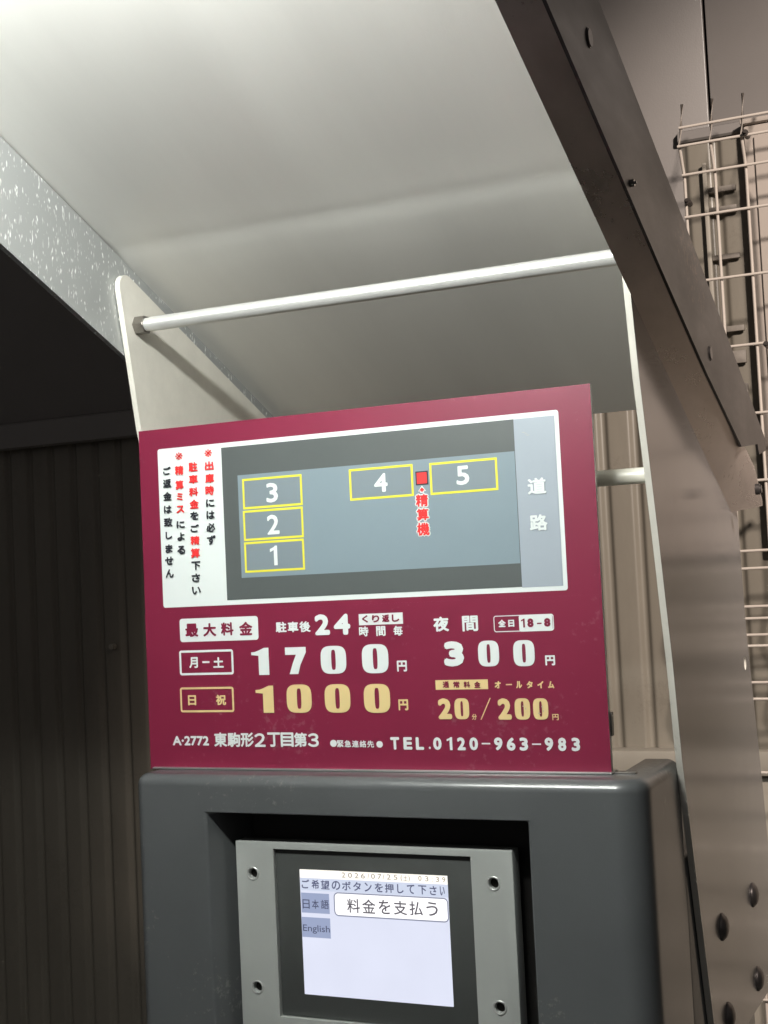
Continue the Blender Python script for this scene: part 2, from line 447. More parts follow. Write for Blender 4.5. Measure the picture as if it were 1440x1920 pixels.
M['alu'] = mat('aluminium_edge', (.62, .63, .62), rough=.3, metal=.8)
M['wire'] = mat('fence_coating', (.52, .46, .405), rough=.38, noise=.05, nscale=60)
M['clip'] = mat('fence_clip', (.06, .05, .045), rough=.4, metal=.5)
M['wall'] = mat('upper_cladding', (.21, .192, .18), rough=.36, noise=.07, nscale=5, bump=.15, bscale=350)
M['siding'] = mat('ribbed_siding', (.205, .182, .148), wear=.18, wcol=(.10,.08,.06), rough=.38, noise=.18, nscale=7, stretch=(1.5, 1, .35), bump=.1, bscale=300)
M['base'] = mat('wall_base', (.30, .27, .225), rough=.6, noise=.12, nscale=9)
M['cabinet'] = mat('cabinet_paint', (.42, .365, .32), rough=.45, noise=.05, nscale=12)
M['shadow_bar'] = mat('shadow_bar_tone', (.19, .165, .14), rough=.6, noise=.3, nscale=60)  # dark tone for the shadow bars on the siding
M['seam'] = mat('dark_seal', (.05, .045, .042), rough=.7)
M['asphalt'] = mat('concrete_ground', (.24, .235, .22), rough=.85, noise=.35, nscale=90, bump=.6, bscale=260)
M['galv_light'] = None

def spangle(name, lo, hi):
    """zinc-coated steel: pale crystal flecks in a grey sheet"""
    m = bpy.data.materials.new(name); m.use_nodes = True
    nt = m.node_tree; b = nt.nodes['Principled BSDF']
    tc = nt.nodes.new('ShaderNodeTexCoord'); mp = nt.nodes.new('ShaderNodeMapping')
    mp.inputs['Scale'].default_value = (1, 1.6, .5)
    mp.inputs['Rotation'].default_value = (math.radians(-12), 0, 0)
    nt.links.new(tc.outputs['Object'], mp.inputs[0])
    nz = nt.nodes.new('ShaderNodeTexNoise'); nz.inputs['Scale'].default_value = 150
    nt.links.new(mp.outputs[0], nz.inputs['Vector'])
    ad = nt.nodes.new('ShaderNodeMix'); ad.data_type = 'VECTOR'; ad.inputs[0].default_value = .012
    nt.links.new(mp.outputs[0], ad.inputs[4]); nt.links.new(nz.outputs['Color'], ad.inputs[5])
    v = nt.nodes.new('ShaderNodeTexVoronoi'); v.inputs['Scale'].default_value = 235; v.inputs['Randomness'].default_value = 1
    nt.links.new(ad.outputs[1], v.inputs['Vector'])
    r1 = nt.nodes.new('ShaderNodeMapRange'); r1.inputs['From Min'].default_value = .34; r1.inputs['From Max'].default_value = .12
    nt.links.new(v.outputs['Distance'], r1.inputs[0])
    sep = nt.nodes.new('ShaderNodeSeparateColor'); nt.links.new(v.outputs['Color'], sep.inputs[0])
    r2 = nt.nodes.new('ShaderNodeMapRange'); r2.inputs['From Min'].default_value = .12; r2.inputs['From Max'].default_value = .8
    nt.links.new(sep.outputs[0], r2.inputs[0])
    mu = nt.nodes.new('ShaderNodeMath'); mu.operation = 'MULTIPLY'
    nt.links.new(r1.outputs[0], mu.inputs[0]); nt.links.new(r2.outputs[0], mu.inputs[1])
    cr = nt.nodes.new('ShaderNodeMix'); cr.data_type = 'RGBA'
    cr.inputs[6].default_value = (*lo, 1); cr.inputs[7].default_value = (*hi, 1)
    nt.links.new(mu.outputs[0], cr.inputs[0]); nt.links.new(cr.outputs[2], b.inputs['Base Color'])
    b.inputs['Metallic'].default_value = .25; b.inputs['Roughness'].default_value = .38
    return m
M['galv'] = spangle('spangled_zinc', (.36, .372, .37), (.95, .97, .94))

# ------------------------------------------------------------------ ground
bm = bmesh.new()
bmesh.ops.create_grid(bm, x_segments=2, y_segments=2, size=60)
g = bm_obj('ground', bm, M['asphalt']); g['kind'] = 'structure'

# ------------------------------------------------------------------ building behind
WY = 2.40
bld = thing('metal_clad_building', 'beige metal clad building wall with ribbed siding behind the machine', 'building')
# smooth upper cladding panels, joints recessed
edges = [-6.2, -4.45, -2.90, -1.42, -0.3785, 1.05, 2.6, 4.2]
for i in range(len(edges)-1):
    box_obj('cladding_panel', edges[i]+.0025, edges[i+1]-.0025, WY-.012, WY+.02, 1.90 if i != 4 else 1.90, 4.6, M['wall'], bld, bevel=.002)
# flashing band over the ribs
for i in range(len(edges)-1):
    if edges[i] >= -0.40: continue
    bm = bmesh.new()
    prism_x(bm, [(WY-.013, 1.90), (WY-.034, 1.893), (WY-.036, 1.842), (WY-.030, 1.838), (WY-.012, 1.842)], edges[i]+.001, edges[i+1]-.001)
    bm_obj('flashing', bm, M['wall'], bld)

def ribbed(x0, x1, z0, z1, y, pitch, depth, phase=0.0):
    """vertical ribbed sheet with sloped rib sides"""
    bm = bmesh.new()
    prof = [(0, 0), (.05, -depth*.06), (.10, -depth*.35), (.15, -depth*.8), (.19, -depth*.97), (.24, -depth), (.76, -depth), (.81, -depth*.97), (.85, -depth*.8), (.90, -depth*.35), (.95, -depth*.06)]
    xs = []
    k = math.floor((x0-phase)/pitch)
    while phase + k*pitch < x1:
        for f, d in prof:
            x = phase + (k+f)*pitch
            if x0 <= x <= x1: xs.append((x, y+d))
        k += 1
    vb = [bm.verts.new((x, yy, z0)) for x, yy in xs]
    vt = [bm.verts.new((x, yy, z1)) for x, yy in xs]
    wb_ = [bm.verts.new((x, y+.004, z0)) for x, yy in xs]
    wt_ = [bm.verts.new((x, y+.004, z1)) for x, yy in xs]
    n = len(xs)
    for i in range(n-1):
        bm.faces.new((vb[i], vb[i+1], vt[i+1], vt[i]))
        bm.faces.new((wb_[i+1], wb_[i], wt_[i], wt_[i+1]))
        bm.faces.new((vt[i], vt[i+1], wt_[i+1], wt_[i]))
        bm.faces.new((vb[i+1], vb[i], wb_[i], wb_[i+1]))
    bm.faces.new((vb[0], vt[0], wt_[0], wb_[0])); bm.faces.new((vb[-1], wb_[-1], wt_[-1], vt[-1]))
    return bm
sx = [-6.2, -4.45, -2.90, -0.95, -0.433]
for i in range(4):
    bm_obj('siding_sheet', ribbed(sx[i], sx[i+1], 1.19 if i == 3 else .25, 1.845, WY, .0585, .0085, -1.9505), M['siding'], bld, smooth=True, angle=60)
bm_obj('siding_sheet', ribbed(-.432, 1.3, 1.19, 2.262, WY-.012, .0585, .0085, -.43), M['siding'], bld, smooth=True, angle=60)
bm_obj('siding_sheet', ribbed(1.3, 4.2, 1.19, 2.262, WY-.012, .0585, .0085, -.43), M['siding'], bld, smooth=True, angle=60)
box_obj('sill_band', -.949, 4.2, WY-.05, WY+.02, 1.150, 1.192, M['base'], bld, bevel=.004)
box_obj('base_wall', -.949, 4.2, WY-.03, WY+.2, 0, 1.150, M['base'], bld)
box_obj('base_wall', -6.2, -.951, WY-.03, WY+.2, 0, .249, M['base'], bld)
box_obj('rear_lining', -6.2, 4.2, WY+.03, WY+.2, 1.151, 4.6, M['seam'], bld)
# coping above the ribbed sheet on the right
bm = bmesh.new(); prism_x(bm, [(WY-.0125, 2.285), (WY-.030, 2.278), (WY-.032, 2.262), (WY-.028, 2.259), (WY-.0125, 2.259)], -.434, 4.2)
bm_obj('flashing', bm, M['wall'], bld)
# small screw caps on the ribs
for (x, z) in ((-.446, 1.401), (-.86, 1.401), (-1.68, 1.401)):
    bm = bmesh.new()
    tube(bm, [(x, WY-.014, z), (x, WY-.022, z), (x, WY-.026, z)], .0062, 12)
    bm_obj('screw_cap', bm, M['base'], bld, smooth=True, angle=40)

# cabinet standing against the wall behind the fence
cab = thing('meter_cabinet', 'pale beige flat cabinet against the wall behind the wire fence', 'cabinet')
box_obj('cabinet_body', -.3175, .25, 2.347, WY-.021, 1.53, 2.262, M['cabinet'], cab, bevel=.004)
box_obj('cabinet_door', -.300, .235, 2.341, 2.3465, 1.545, 2.240, M['cabinet'], cab, bevel=.002)
box_obj('drip_lid', -.322, .255, 2.338, WY-.033, 2.2625, 2.272, M['cabinet'], cab, bevel=.003)
box_obj('cabinet_leg', -.28, -.25, 2.350, WY-.051, 0, 1.5295, M['cabinet'], cab, bevel=.003)
box_obj('cabinet_leg', .19, .22, 2.350, WY-.051, 0, 1.5295, M['cabinet'], cab, bevel=.003)
# dark bars added in place of fence wire shadows left of the cabinet
rk = thing('wall_shadow_bars', 'dark bars standing in for fence wire shadows on the ribbed siding left of the cabinet', 'shadow bars')
for z, h in ((2.165, .010), (2.128, .013), (2.045, .009), (1.918, .010), (1.868, .022), (1.81, .022)):
    box_obj('shadow_bar', -.386, -.339, 2.366, 2.374, z-h/2, z+h/2, M['shadow_bar'], rk, bevel=.001)
box_obj('added_rail', -.394, -.3865, 2.364, 2.376, 1.78, 2.215, M['base'], rk, bevel=.0015)  # upright added only to hold the shadow bars

# ------------------------------------------------------------------ wire fence
fen = thing('wire_fence', 'beige welded wire mesh fence with bent top edge in front of the ribbed wall', 'fence')
FY = 2.25
def fence_y(z):
    # bent rib at the top and in the middle
    if z > 2.16:
        if z <= 2.205: return FY - .030*(z-2.16)/.045
        return FY - .030 + .038*min((z-2.205)/.06, 1.2)
    for a, b_, c in ((1.53, 1.465, 1.408), (1.394, 1.345, 1.29)):
        if c < z < a:
            return FY - .024*((a-z)/(a-b_) if z > b_ else (z-c)/(b_-c))
    return FY
zs = [0.06, 1.172, 1.29, 1.345, 1.394, 1.408, 1.465, 1.53, 1.644, 2.16, 2.178, 2.205, 2.242, 2.290]
first = None
nv = 60
for i in range(nv):
    x = -.4045 + i*.0504
    if first is None:
        bm = bmesh.new(); tube(bm, [(0, fence_y(z), z) for z in zs], .0026, 8)
        first = bm_obj('vertical_wire', bm, M['wire'], fen, smooth=True, angle=60)
        first.location.x = x
    else:
        c = first.copy(); COL.objects.link(c); c.parent = fen; c.location.x = x
hz = [(2.2425, .0), (2.204, .0), (2.163, 0), (2.092, 0), (1.982, 0), (1.867, 0), (1.754, 0), (1.644, 0), (1.5301, 0), (1.5015, 0), (1.440, 0), (1.4205, 0), (1.3937, 0), (1.3764, 0), (1.3178, 0), (1.2902, 0), (1.172, 0), (1.05, 0), (.93, 0), (.81, 0), (.69, 0), (.57, 0), (.45, 0), (.33, 0), (.21, 0), (.09, 0)]
firsth = None
for z, _ in hz:
    if firsth is None:
        bm = bmesh.new(); tube(bm, [(-.407, 0, 0), (2.58, 0, 0)], .0024, 8)
        firsth = bm_obj('horizontal_wire', bm, M['wire'], fen, smooth=True, angle=60); c = firsth
    else:
        c = firsth.copy(); COL.objects.link(c); c.parent = fen
    c.location = (0, fence_y(z)-.005, z)
for (x, z) in ((-.4045, 2.118), (-.30, 2.207), (-.292, 1.864), (-.285, 1.640)):
    bm = bmesh.new()
    tube(bm, [(x+.004, fence_y(z)-.012, z), (x+.004, fence_y(z)+.014, z)], .0048, 10)
    tube(bm, [(x+.004, fence_y(z)-.018, z), (x+.004, fence_y(z)-.012, z)], .003, 6)
    bm_obj('fence_clip', bm, M['clip'], fen)
for x in (1.0, 2.2):
    bm = bmesh.new(); tube(bm, [(x, FY+.028, 0), (x, FY+.028, 2.14)], .0085, 14)
    bm_obj('fence_post', bm, M['wire'], fen, smooth=True, angle=50)

# ------------------------------------------------------------------ canopy over the machine
can = thing('canopy', 'sloping white sheet metal canopy on steel brackets above the payment machine', 'canopy')
S = -.405
def zroof(y): return 1.7965 + S*(y-1.0)      # underside of the roof sheet
def zlow(y): return 1.7085 + S*(y-1.0)      # lower line of the beams
Y0, YB = .30, 1.315
XL0, XL1 = -.6785, -.6735                     # left beam
XR0, XR1 = -.2225, -.1985                    # right beam
bm = bmesh.new()
CR = .984                                    # fold added to a flat sheet to draw the rod's bright reflection
prism_x(bm, [(Y0, zroof(Y0)), (CR-.022, zroof(CR-.022)), (CR-.012, zroof(CR-.012)+.0008), (CR-.004, zroof(CR-.004)+.0012), (CR+.004, zroof(CR+.004)+.0006), (CR+.014, zroof(CR+.014)-.0002), (YB, zroof(YB)-.006), (YB+.004, zroof(YB)-.0055), (YB+.004, zroof(YB)+.016), (Y0, zroof(Y0)+.016)], XL0-.001, XR1-.004)
bm_obj('roof_sheet', bm, M['roof'], can, smooth=True, angle=25)
# beams
bm = bmesh.new()
prism_x(bm, [(Y0, zlow(Y0)), (1.335, zlow(1.335)), (1.335, zroof(1.335)-.001), (Y0, zroof(Y0)-.001)], XL0, XL1)
bm_obj('beam', bm, M['galv'], can)
def zlr(y): return 1.7045 - .38*(y-1.0)
def webz(y):
    P_ = [(Y0, 1.9570), (.7075, 1.8200), (.963, 1.729), (1.144, 1.667), (1.3107, 1.6171)]
    for (a0, b0), (a1, b1) in zip(P_, P_[1:]):
        if y <= a1: return b0+(b1-b0)*(y-a0)/(a1-a0)
    return P_[-1][1]
bm = bmesh.new()
ys_ = [Y0, .5, .7075, .85, .963, 1.05, 1.144, 1.23, 1.3107]
rows = [((XR0, y, zlr(y)), (-.1994, y, webz(y)+.0006), (-.1994, y, zroof(y)-.001), (XR0, y, zroof(y)-.001)) for y in ys_]
for yl, yr, zr in ((1.330, 1.335, 1.6165), (1.348, 1.3587, 1.6140), (1.366, 1.4117, 1.5987), (1.384, 1.4540, 1.5660)):
    rows.append(((XR0, yl, zlr(yl)), (-.2010, yr, zr), (-.2010, yr, zr+.006), (XR0, yl, zr+.010)))
sec = [[bm.verts.new(p) for p in r_] for r_ in rows]
for a, b in zip(sec, sec[1:]):
    for k in range(4): bm.faces.new((a[k], a[(k+1) % 4], b[(k+1) % 4], b[k]))
bm.faces.new(sec[0]); bm.faces.new(list(reversed(sec[-1])))
bm_obj('beam', bm, M['strip'], can, smooth=True, angle=40)
bm = bmesh.new()
prism_x(bm, [(Y0, 1.9570), (.7075, 1.8200), (.963, 1.729), (1.144, 1.667), (1.3107, 1.6171), (1.416, 1.6280), (1.4245, 1.6180), (1.4748, 1.6256), (1.4798, 1.6369), (1.1324, 1.7650), (.8314, 1.8680), (Y0, 2.058)], -.1993, -.1970)
bm_obj('outer_web', bm, M['beam_dark'], can)
# lamp-side end plate and gutter lip of the front edge
for (y, dz, r, m_, hh) in ((.895, .014, .0026, 'screw', .004), (.80, .042, .0065, 'bolt', .0014), (1.165, .045, .0065, 'bolt', .0014), (1.352, .012, .0055, 'bolt', .006)):
    bm = bmesh.new()
    z = zlow(y)+dz
    x_ = -.1970 if y < 1.3 else -.1928
    tube(bm, [(x_, y, z), (x_+hh*.5, y, z), (x_+hh, y, z)], r, 12)
    bmesh.ops.bevel(bm, geom=[e for e in bm.edges if all(abs(v.co.x-x_-hh) < 1e-5 for v in e.verts)], offset=min(.0015, hh*.6), segments=2, affect='EDGES')
    bm_obj('beam_screw', bm, M['nut'] if m_ == 'screw' else M['bolt'], can, smooth=True, angle=50)

def arc(cx, cz, r, a0, a1, n=6):
    return [(cx+r*math.cos(math.radians(a0+(a1-a0)*i/n)), cz+r*math.sin(math.radians(a0+(a1-a0)*i/n))) for i in range(n+1)]
front = [(1.0, 1.649), (1.034, 1.531), (1.0593, 1.431), (1.0735, 1.352), (1.1387, 1.127), (1.215, .90), (1.26, .78)]
rear = [(1.43, .78), (1.455, .90), (1.29, 1.068), (1.300, 1.0785), (1.43, 1.072), (1.519, 1.10), (1.4790, 1.266), (1.4327, 1.438), (1.4230, 1.552), (1.408, 1.612)]
rear = [(1.43, .78), (1.28, 1.045), (1.30, 1.0777), (1.43, 1.0690), (1.50, 1.16), (1.4790, 1.266), (1.4327, 1.438), (1.4230, 1.552), (1.408, 1.608)]
tip = arc(.9865, 1.773, .0115, 70, 190, 7)
poly = front + rear + tip
def bracket(x0, x1, mats):
    bm = bmesh.new(); prism_x(bm, poly, x0, x1)
    return bm_obj('bracket', bm, mats, can)
bl = bracket(-.6725, -.6675, M['plate_inner'])
br = bracket(-.2275, -.2225, M['plate_inner'])
# slot through the right bracket
bm = bmesh.new(); tube(bm, [(-.24, 1.4125, 1.4045), (-.21, 1.4125, 1.4045)], .0068, 16)
cut = bm_obj('cutter', bm, M['plate_inner']); boolean(br, [cut])
br.data.materials.clear(); br.data.materials.append(M['plate_inner']); br.data.materials.append(M['plate_outer'])
for p in br.data.polygons:
    if p.normal.x > .9: p.material_index = 1
    else: p.material_index = 0
# bolts on the outer face
for (y, z) in ((1.3699, 1.1802), (1.1998, 1.1911), (1.3709, 1.0988), (1.2045, 1.1136)):
    bm = bmesh.new()
    X = -.2224
    prof = [(0, .0118), (.0010, .0118), (.0022, .0104), (.0038, .0088), (.0050, .0062), (.0057, .0035), (.0060, .0008)]
    rings = []
    for dx, r in prof:
        rings.append([bm.verts.new((X+dx, y+r*math.cos(a), z+r*math.sin(a))) for a in [2*math.pi*k/20 for k in range(20)]])
    for i in range(len(rings)-1):
        for k in range(20):
            bm.faces.new((rings[i][k], rings[i][(k+1) % 20], rings[i+1][(k+1) % 20], rings[i+1][k]))
    bm.faces.new(rings[-1]); bm.faces.new(rings[0])
    b_ = bm_obj('bolt', bm, M['bolt'], br, smooth=True, angle=50)
# tie rods with nuts
def rod(y, z, r, rm='rod'):
    bm = bmesh.new(); tube(bm, [(-.6525, y, z), (-.2276, y, z)], r, 28)
    o = bm_obj('tie_rod', bm, M[rm], can, smooth=True, angle=50)
    bm = bmesh.new(); tube(bm, [(-.6574, y, z), (-.6526, y, z)], r*.93, 24)
    c_ = bm_obj('collar', bm, M['rod'], o, smooth=True, angle=50)
    bm = bmesh.new(); tube(bm, [(-.6673, y, z), (-.6576, y, z)], r*1.32, 6)
    bevel_all(bm, .0006, 2)
    bm_obj('hex_nut', bm, M['nut'], o)
    return o
rod(1.000, 1.7415, .0064)
rod(1.045, 1.5775, .0064, 'lit_rod')

# fluorescent batten hung under the front of the canopy (above the frame of the picture)
lampy, lampz = .47, 1.92
bat = thing('canopy_lamp', 'slim white tube lamp hung under the front of the canopy', 'lamp')
tubem = emis('tube_glow', (.97, 1.0, .955), LAMP_STRENGTH, base=(.8, .8, .8))
bm = bmesh.new(); tube(bm, [(-.60, lampy, lampz), (-.30, lampy, lampz)], .0125, 20)
bm_obj('glowing_tube', bm, tubem, bat, smooth=True, angle=60)
for x in (-.612, -.300):
    box_obj('tube_holder', x, x+.012, lampy-.014, lampy+.014, lampz-.016, zroof(lampy)-.010, M['plate'], bat, bevel=.002)
box_obj('batten_body', -.64, -.262, lampy-.012, lampy+.012, zroof(lampy+.012)-.030, zroof(lampy+.012)-.0005, M['plate'], bat, bevel=.003)

# ------------------------------------------------------------------ payment machine
mac = thing('payment_machine', 'dark grey parking payment machine with recessed lit touch screen under the canopy', 'payment machine')
MX0, MX1, MY, MZ = -.6655, -.2278, .965, 1.3515
bm = bmesh.new()
box(bm, MX0, MX1, MY, 1.088, 0.0, MZ)
def pick(f): return [e for e in bm.edges if f(e)]
vf = pick(lambda e: all(abs(v.co.y-MY) < 1e-6 for v in e.verts) and abs(e.verts[0].co.x-e.verts[1].co.x) < 1e-6 and e.verts[0].co.x > -.4)
bmesh.ops.bevel(bm, geom=vf, offset=.023, segments=10, affect='EDGES', profile=.5)
vf = pick(lambda e: all(abs(v.co.y-MY) < 1e-6 for v in e.verts) and abs(e.verts[0].co.x-MX0) < 1e-6 and abs(e.verts[1].co.x-MX0) < 1e-6)
bmesh.ops.bevel(bm, geom=vf, offset=.011, segments=8, affect='EDGES', profile=.5)
tf = [e for e in bm.edges if all(abs(v.co.z-MZ) < 1e-6 for v in e.verts) and not all(abs(v.co.y-1.088) < 1e-6 for v in e.verts)]
bmesh.ops.bevel(bm, geom=tf, offset=.0095, segments=8, affect='EDGES', profile=.5)
body = bm_obj('body', bm, M['machine'], mac)
# tapered opening
OX0, OX1, OZ1, OZ0 = -.5935, -.3175, 1.3207, .86
bm = bmesh.new()
fr = [(OX0-.001, MY-.012, OZ0-.001), (OX1+.001, MY-.012, OZ0-.001), (OX1+.001, MY-.012, OZ1+.0005), (OX0-.006, MY-.012, OZ1+.0005)]
bk = [(-.5765, 1.016, OZ0), (-.3205, 1.016, OZ0), (-.3205, 1.016, OZ1-.001), (-.5765, 1.016, OZ1-.001)]
a = [bm.verts.new(p) for p in fr]; b_ = [bm.verts.new(p) for p in bk]
bm.faces.new(a); bm.faces.new(list(reversed(b_)))
for i in range(4): bm.faces.new((a[i], b_[i], b_[(i+1) % 4], a[(i+1) % 4]))
c1 = bm_obj('cutter', bm, M['machine'])
bm = bmesh.new(); box(bm, MX0+.028, -.2560, 1.0035+.0165, 1.2, 1.305, 1.5)
c2 = bm_obj('cutter', bm, M['machine'])
boolean(body, [c1, c2])
smooth(body, 28)
bmod = body.modifiers.new('edge', 'BEVEL'); bmod.width = .0022; bmod.segments = 3; bmod.limit_method = 'ANGLE'; bmod.angle_limit = math.radians(50); bmod.harden_normals = True
box_obj('rear_cabinet', MX0+.01, MX1-.0006, 1.0885, 1.38, 0.0, 1.272, M['machine'], mac, bevel=.006)
box_obj('recess_floor', -.5755, -.3215, 1.0085, 1.0155, OZ0+.002, OZ1-.003, M['recess'], mac)
# light grey plate that carries the display
PX0, PX1, PZ1, PZ0, PY = -.5800, -.3375, 1.2948, 1.075, .985
plate = box_obj('display_plate', PX0, PX1, PY, PY+.0165, PZ0, PZ1, M['plate'], mac, bevel=.0012)
bm = bmesh.new(); box(bm, -.5443, -.3716, PY-.02, PY+.009, 1.1535, 1.2892); c1 = bm_obj('cutter', bm, M['plate'])
holes = [(-.5642, 1.2683), (-.3536, 1.2693), (-.5642, 1.1758), (-.3536, 1.1758)]
cs = [c1]
for x, z in holes:
    bm = bmesh.new()
    tube(bm, [(x, PY-.01, z), (x, PY+.008, z)], .0040, 20)
    cs.append(bm_obj('cutter', bm, M['plate']))
boolean(plate, cs)
smooth(plate, 30)
for x, z in holes:
    bm = bmesh.new()
    # rolled rim
    n = 24
    ra, rb = .0040, .0056
    A_ = [bm.verts.new((x+ra*math.cos(2*math.pi*k/n), PY+.0012, z+ra*math.sin(2*math.pi*k/n))) for k in range(n)]
    B_ = [bm.verts.new((x+(ra+rb)/2*math.cos(2*math.pi*k/n), PY-.0009, z+(ra+rb)/2*math.sin(2*math.pi*k/n))) for k in range(n)]
    C_ = [bm.verts.new((x+rb*math.cos(2*math.pi*k/n), PY-.0001, z+rb*math.sin(2*math.pi*k/n))) for k in range(n)]
    for k in range(n):
        bm.faces.new((A_[k], A_[(k+1) % n], B_[(k+1) % n], B_[k])); bm.faces.new((B_[k], B_[(k+1) % n], C_[(k+1) % n], C_[k]))
    s_ = bm_obj('screw', bm, M['chamfer'], plate, smooth=True)
    bm = bmesh.new(); tube(bm, [(x, PY+.0042, z), (x, PY+.0075, z)], .0038, 16)
    bm_obj('screw_head', bm, M['screw'], plate)

# dark bezel with the lit screen
bez = box_obj('bezel', -.5438, -.3721, PY+.0035, PY+.0088, 1.1540, 1.2886, M['bezel'], mac, bevel=.0006)
SXo, SZo = SCREEN_ORIGIN[0], SCREEN_ORIGIN[1]
SW, SH = SRECT['screen'][2], SRECT['screen'][3]
YS = PY + .0034

LAY = .00022
def mm_rect(bm, r, ox, oz, y, rad=0.0, seg=5, hole=None):
    """flat rounded rectangle (mm) facing -Y; with hole=(inset) a ring"""
    x0, z0, x1, z1 = r
    def loop(i, rr):
        pts = []
        for cx, cz, a0 in ((x1-i-rr, z1-i-rr, 0), (x0+i+rr, z1-i-rr, 90), (x0+i+rr, z0+i+rr, 180), (x1-i-rr, z0+i+rr, 270)):
            if rr <= 0: pts.append((cx, cz)); continue
            for k in range(seg+1):
                a = math.radians(a0+90*k/seg); pts.append((cx+rr*math.cos(a), cz+rr*math.sin(a)))
        return pts
    o = loop(0, rad)
    V = [bm.verts.new((ox+px*.001, y, oz+pz*.001)) for px, pz in o]
    if hole is None:
        bm.faces.new(V)
    else:
        i_ = loop(hole, max(rad-hole, 0) if rad > 0 else 0)
        if len(i_) != len(o):
            i_ = loop(hole, .02)
        W = [bm.verts.new((ox+px*.001, y, oz+pz*.001)) for px, pz in i_]
        n = len(V)
        for k in range(n): bm.faces.new((V[k], V[(k+1) % n], W[(k+1) % n], W[k]))

_glyph = {}
def glyph(s):
    """outline mesh of a string in Blender's own font, normalised to a unit box"""
    if s in _glyph: return _glyph[s]
    cu = bpy.data.curves.new('g', 'FONT'); cu.body = s; cu.size = 1; cu.resolution_u = 3
    o = bpy.data.objects.new('g', cu); COL.objects.link(o)
    bpy.context.view_layer.update()
    me = bpy.data.meshes.new_from_object(o.evaluated_get(bpy.context.evaluated_depsgraph_get()))
    vs = [(v.co.x, v.co.y) for v in me.vertices]; fs = [tuple(p.vertices) for p in me.polygons]
    bpy.data.objects.remove(o, do_unlink=True); bpy.data.curves.remove(cu)
    x0 = min(v[0] for v in vs); x1 = max(v[0] for v in vs); y0 = min(v[1] for v in vs); y1 = max(v[1] for v in vs)
    vs = [((x-x0)/max(x1-x0, 1e-6)-.5, (y-y0)/max(y1-y0, 1e-6)-.5) for x, y in vs]
    _glyph[s] = (vs, fs)
    return _glyph[s]

def put_text(bm, s, cx, cz, w, h, bold, ox, oz, y, grow=0.0):
    if s == '1' and bold > .3:
        P = lambda fx, fz: bm.verts.new((ox+(cx+(fx-.5)*w)*.001, y, oz+(cz+(fz-.5)*h)*.001))
        bm.faces.new([P(*p) for p in ((.52, 0), (1, 0), (1, 1), (.70, 1), (.52, .93))])
        bm.faces.new([P(*p) for p in ((0, .68), (.52, .78), (.52, .93), (0, .84))])
        return
    vs, fs = glyph(s)
    shifts = [(0, 0)]
    if bold+grow > 0:
        n = 8
        shifts = [((bold+grow)*math.cos(2*math.pi*k/n), (bold+grow)*math.sin(2*math.pi*k/n)) for k in range(n)] + [(0, 0)]
    ww, hh = max(w-2*bold, .2), max(h-2*bold, .2)
    for i, (dx, dz) in enumerate(shifts):
        yy = y - i*.000004
        V = [bm.verts.new((ox+(cx+vx*ww+dx)*.001, yy, oz+(cz+vy*hh+dz)*.001)) for vx, vy in vs]
        for f in fs:
            try: bm.faces.new([V[k] for k in f])
            except ValueError: pass

def put_digit(bm, s, cx, cz, w, h, ox, oz, y):
    P = lambda fx, fz: bm.verts.new((ox+(cx+(fx-.5)*w)*.001, y, oz+(cz+(fz-.5)*h)*.001))
    if s == '0':
        n = 48; ow = []; iw = []
        for k in range(n):
            a = 2*math.pi*k/n; c, s_ = math.cos(a), math.sin(a)
            e = 2/3.4
            ow.append(P(.5+.5*math.copysign(abs(c)**e, c), .5+.5*math.copysign(abs(s_)**e, s_)))
            iw.append(P(.5+.085*math.copysign(abs(c)**.5, c), .5+.36*math.copysign(abs(s_)**.62, s_)))
        for k in range(n): bm.faces.new((ow[k], ow[(k+1) % n], iw[(k+1) % n], iw[k]))
    elif s == '1':
        bm.faces.new([P(*p) for p in ((.41, 0), (1, 0), (1, 1), (.74, 1), (.41, .90))])
        bm.faces.new([P(*p) for p in ((.0, .74), (.41, .71), (.41, .90), (.22, .855), (0, .845))])
    elif s == '7':
        bm.faces.new([P(*p) for p in ((0, .72), (.52, .72), (1, .80), (1, 1), (0, 1))])
        bm.faces.new([P(*p) for p in ((.18, 0), (.60, 0), (.72, .34), (1, .80), (.52, .72), (.36, .42))])
    else:
        put_text(bm, s, cx, cz, w, h, min(w, h)*.098, ox, oz, y)

def finish_flat(name, bm, mat_, parent):
    me = bpy.data.meshes.new(name)
    for f in bm.faces:
        f.normal_update()
        if f.normal.y > 0: f.normal_flip()
    bm.to_mesh(me); bm.free()
    return link(name, me, parent, [mat_])

# screen glass and its picture
scr_bg = emis('screen_background', (.76, .79, .94), 1.0, grain=.05)
scr_top = emis('screen_clock_bar', (1.0, .96, .88), 1.15)
scr_msg = emis('screen_message_bar', (.68, .74, .90), .95)
scr_btn = emis('screen_button', (.36, .42, .62), .92)
scr_white = emis('screen_white', (1.0, .99, 1.0), 1.25)
scr_txt = {'datec': emis('screen_date_ink', (.30, .26, .22), 1.0), 'msgc': emis('screen_message_ink', (.09, .10, .19), 1.0),
           'btnc': emis('screen_button_ink', (.08, .09, .16), 1.0), 'darkc': emis('screen_dark_ink', (.12, .11, .13), 1.0),
           'frame': emis('screen_button_frame', (.24, .26, .36), 1.0)}
bm = bmesh.new(); mm_rect(bm, (0, 0, SW, SH), SXo, SZo, YS)
screen = finish_flat('screen', bm, scr_bg, mac)
bm = bmesh.new(); mm_rect(bm, SRECT['top'], SXo, SZo, YS-LAY); finish_flat('clock_bar', bm, scr_top, screen)
bm = bmesh.new(); mm_rect(bm, SRECT['msg'], SXo, SZo, YS-LAY*1.3); finish_flat('message_bar', bm, scr_msg, screen)
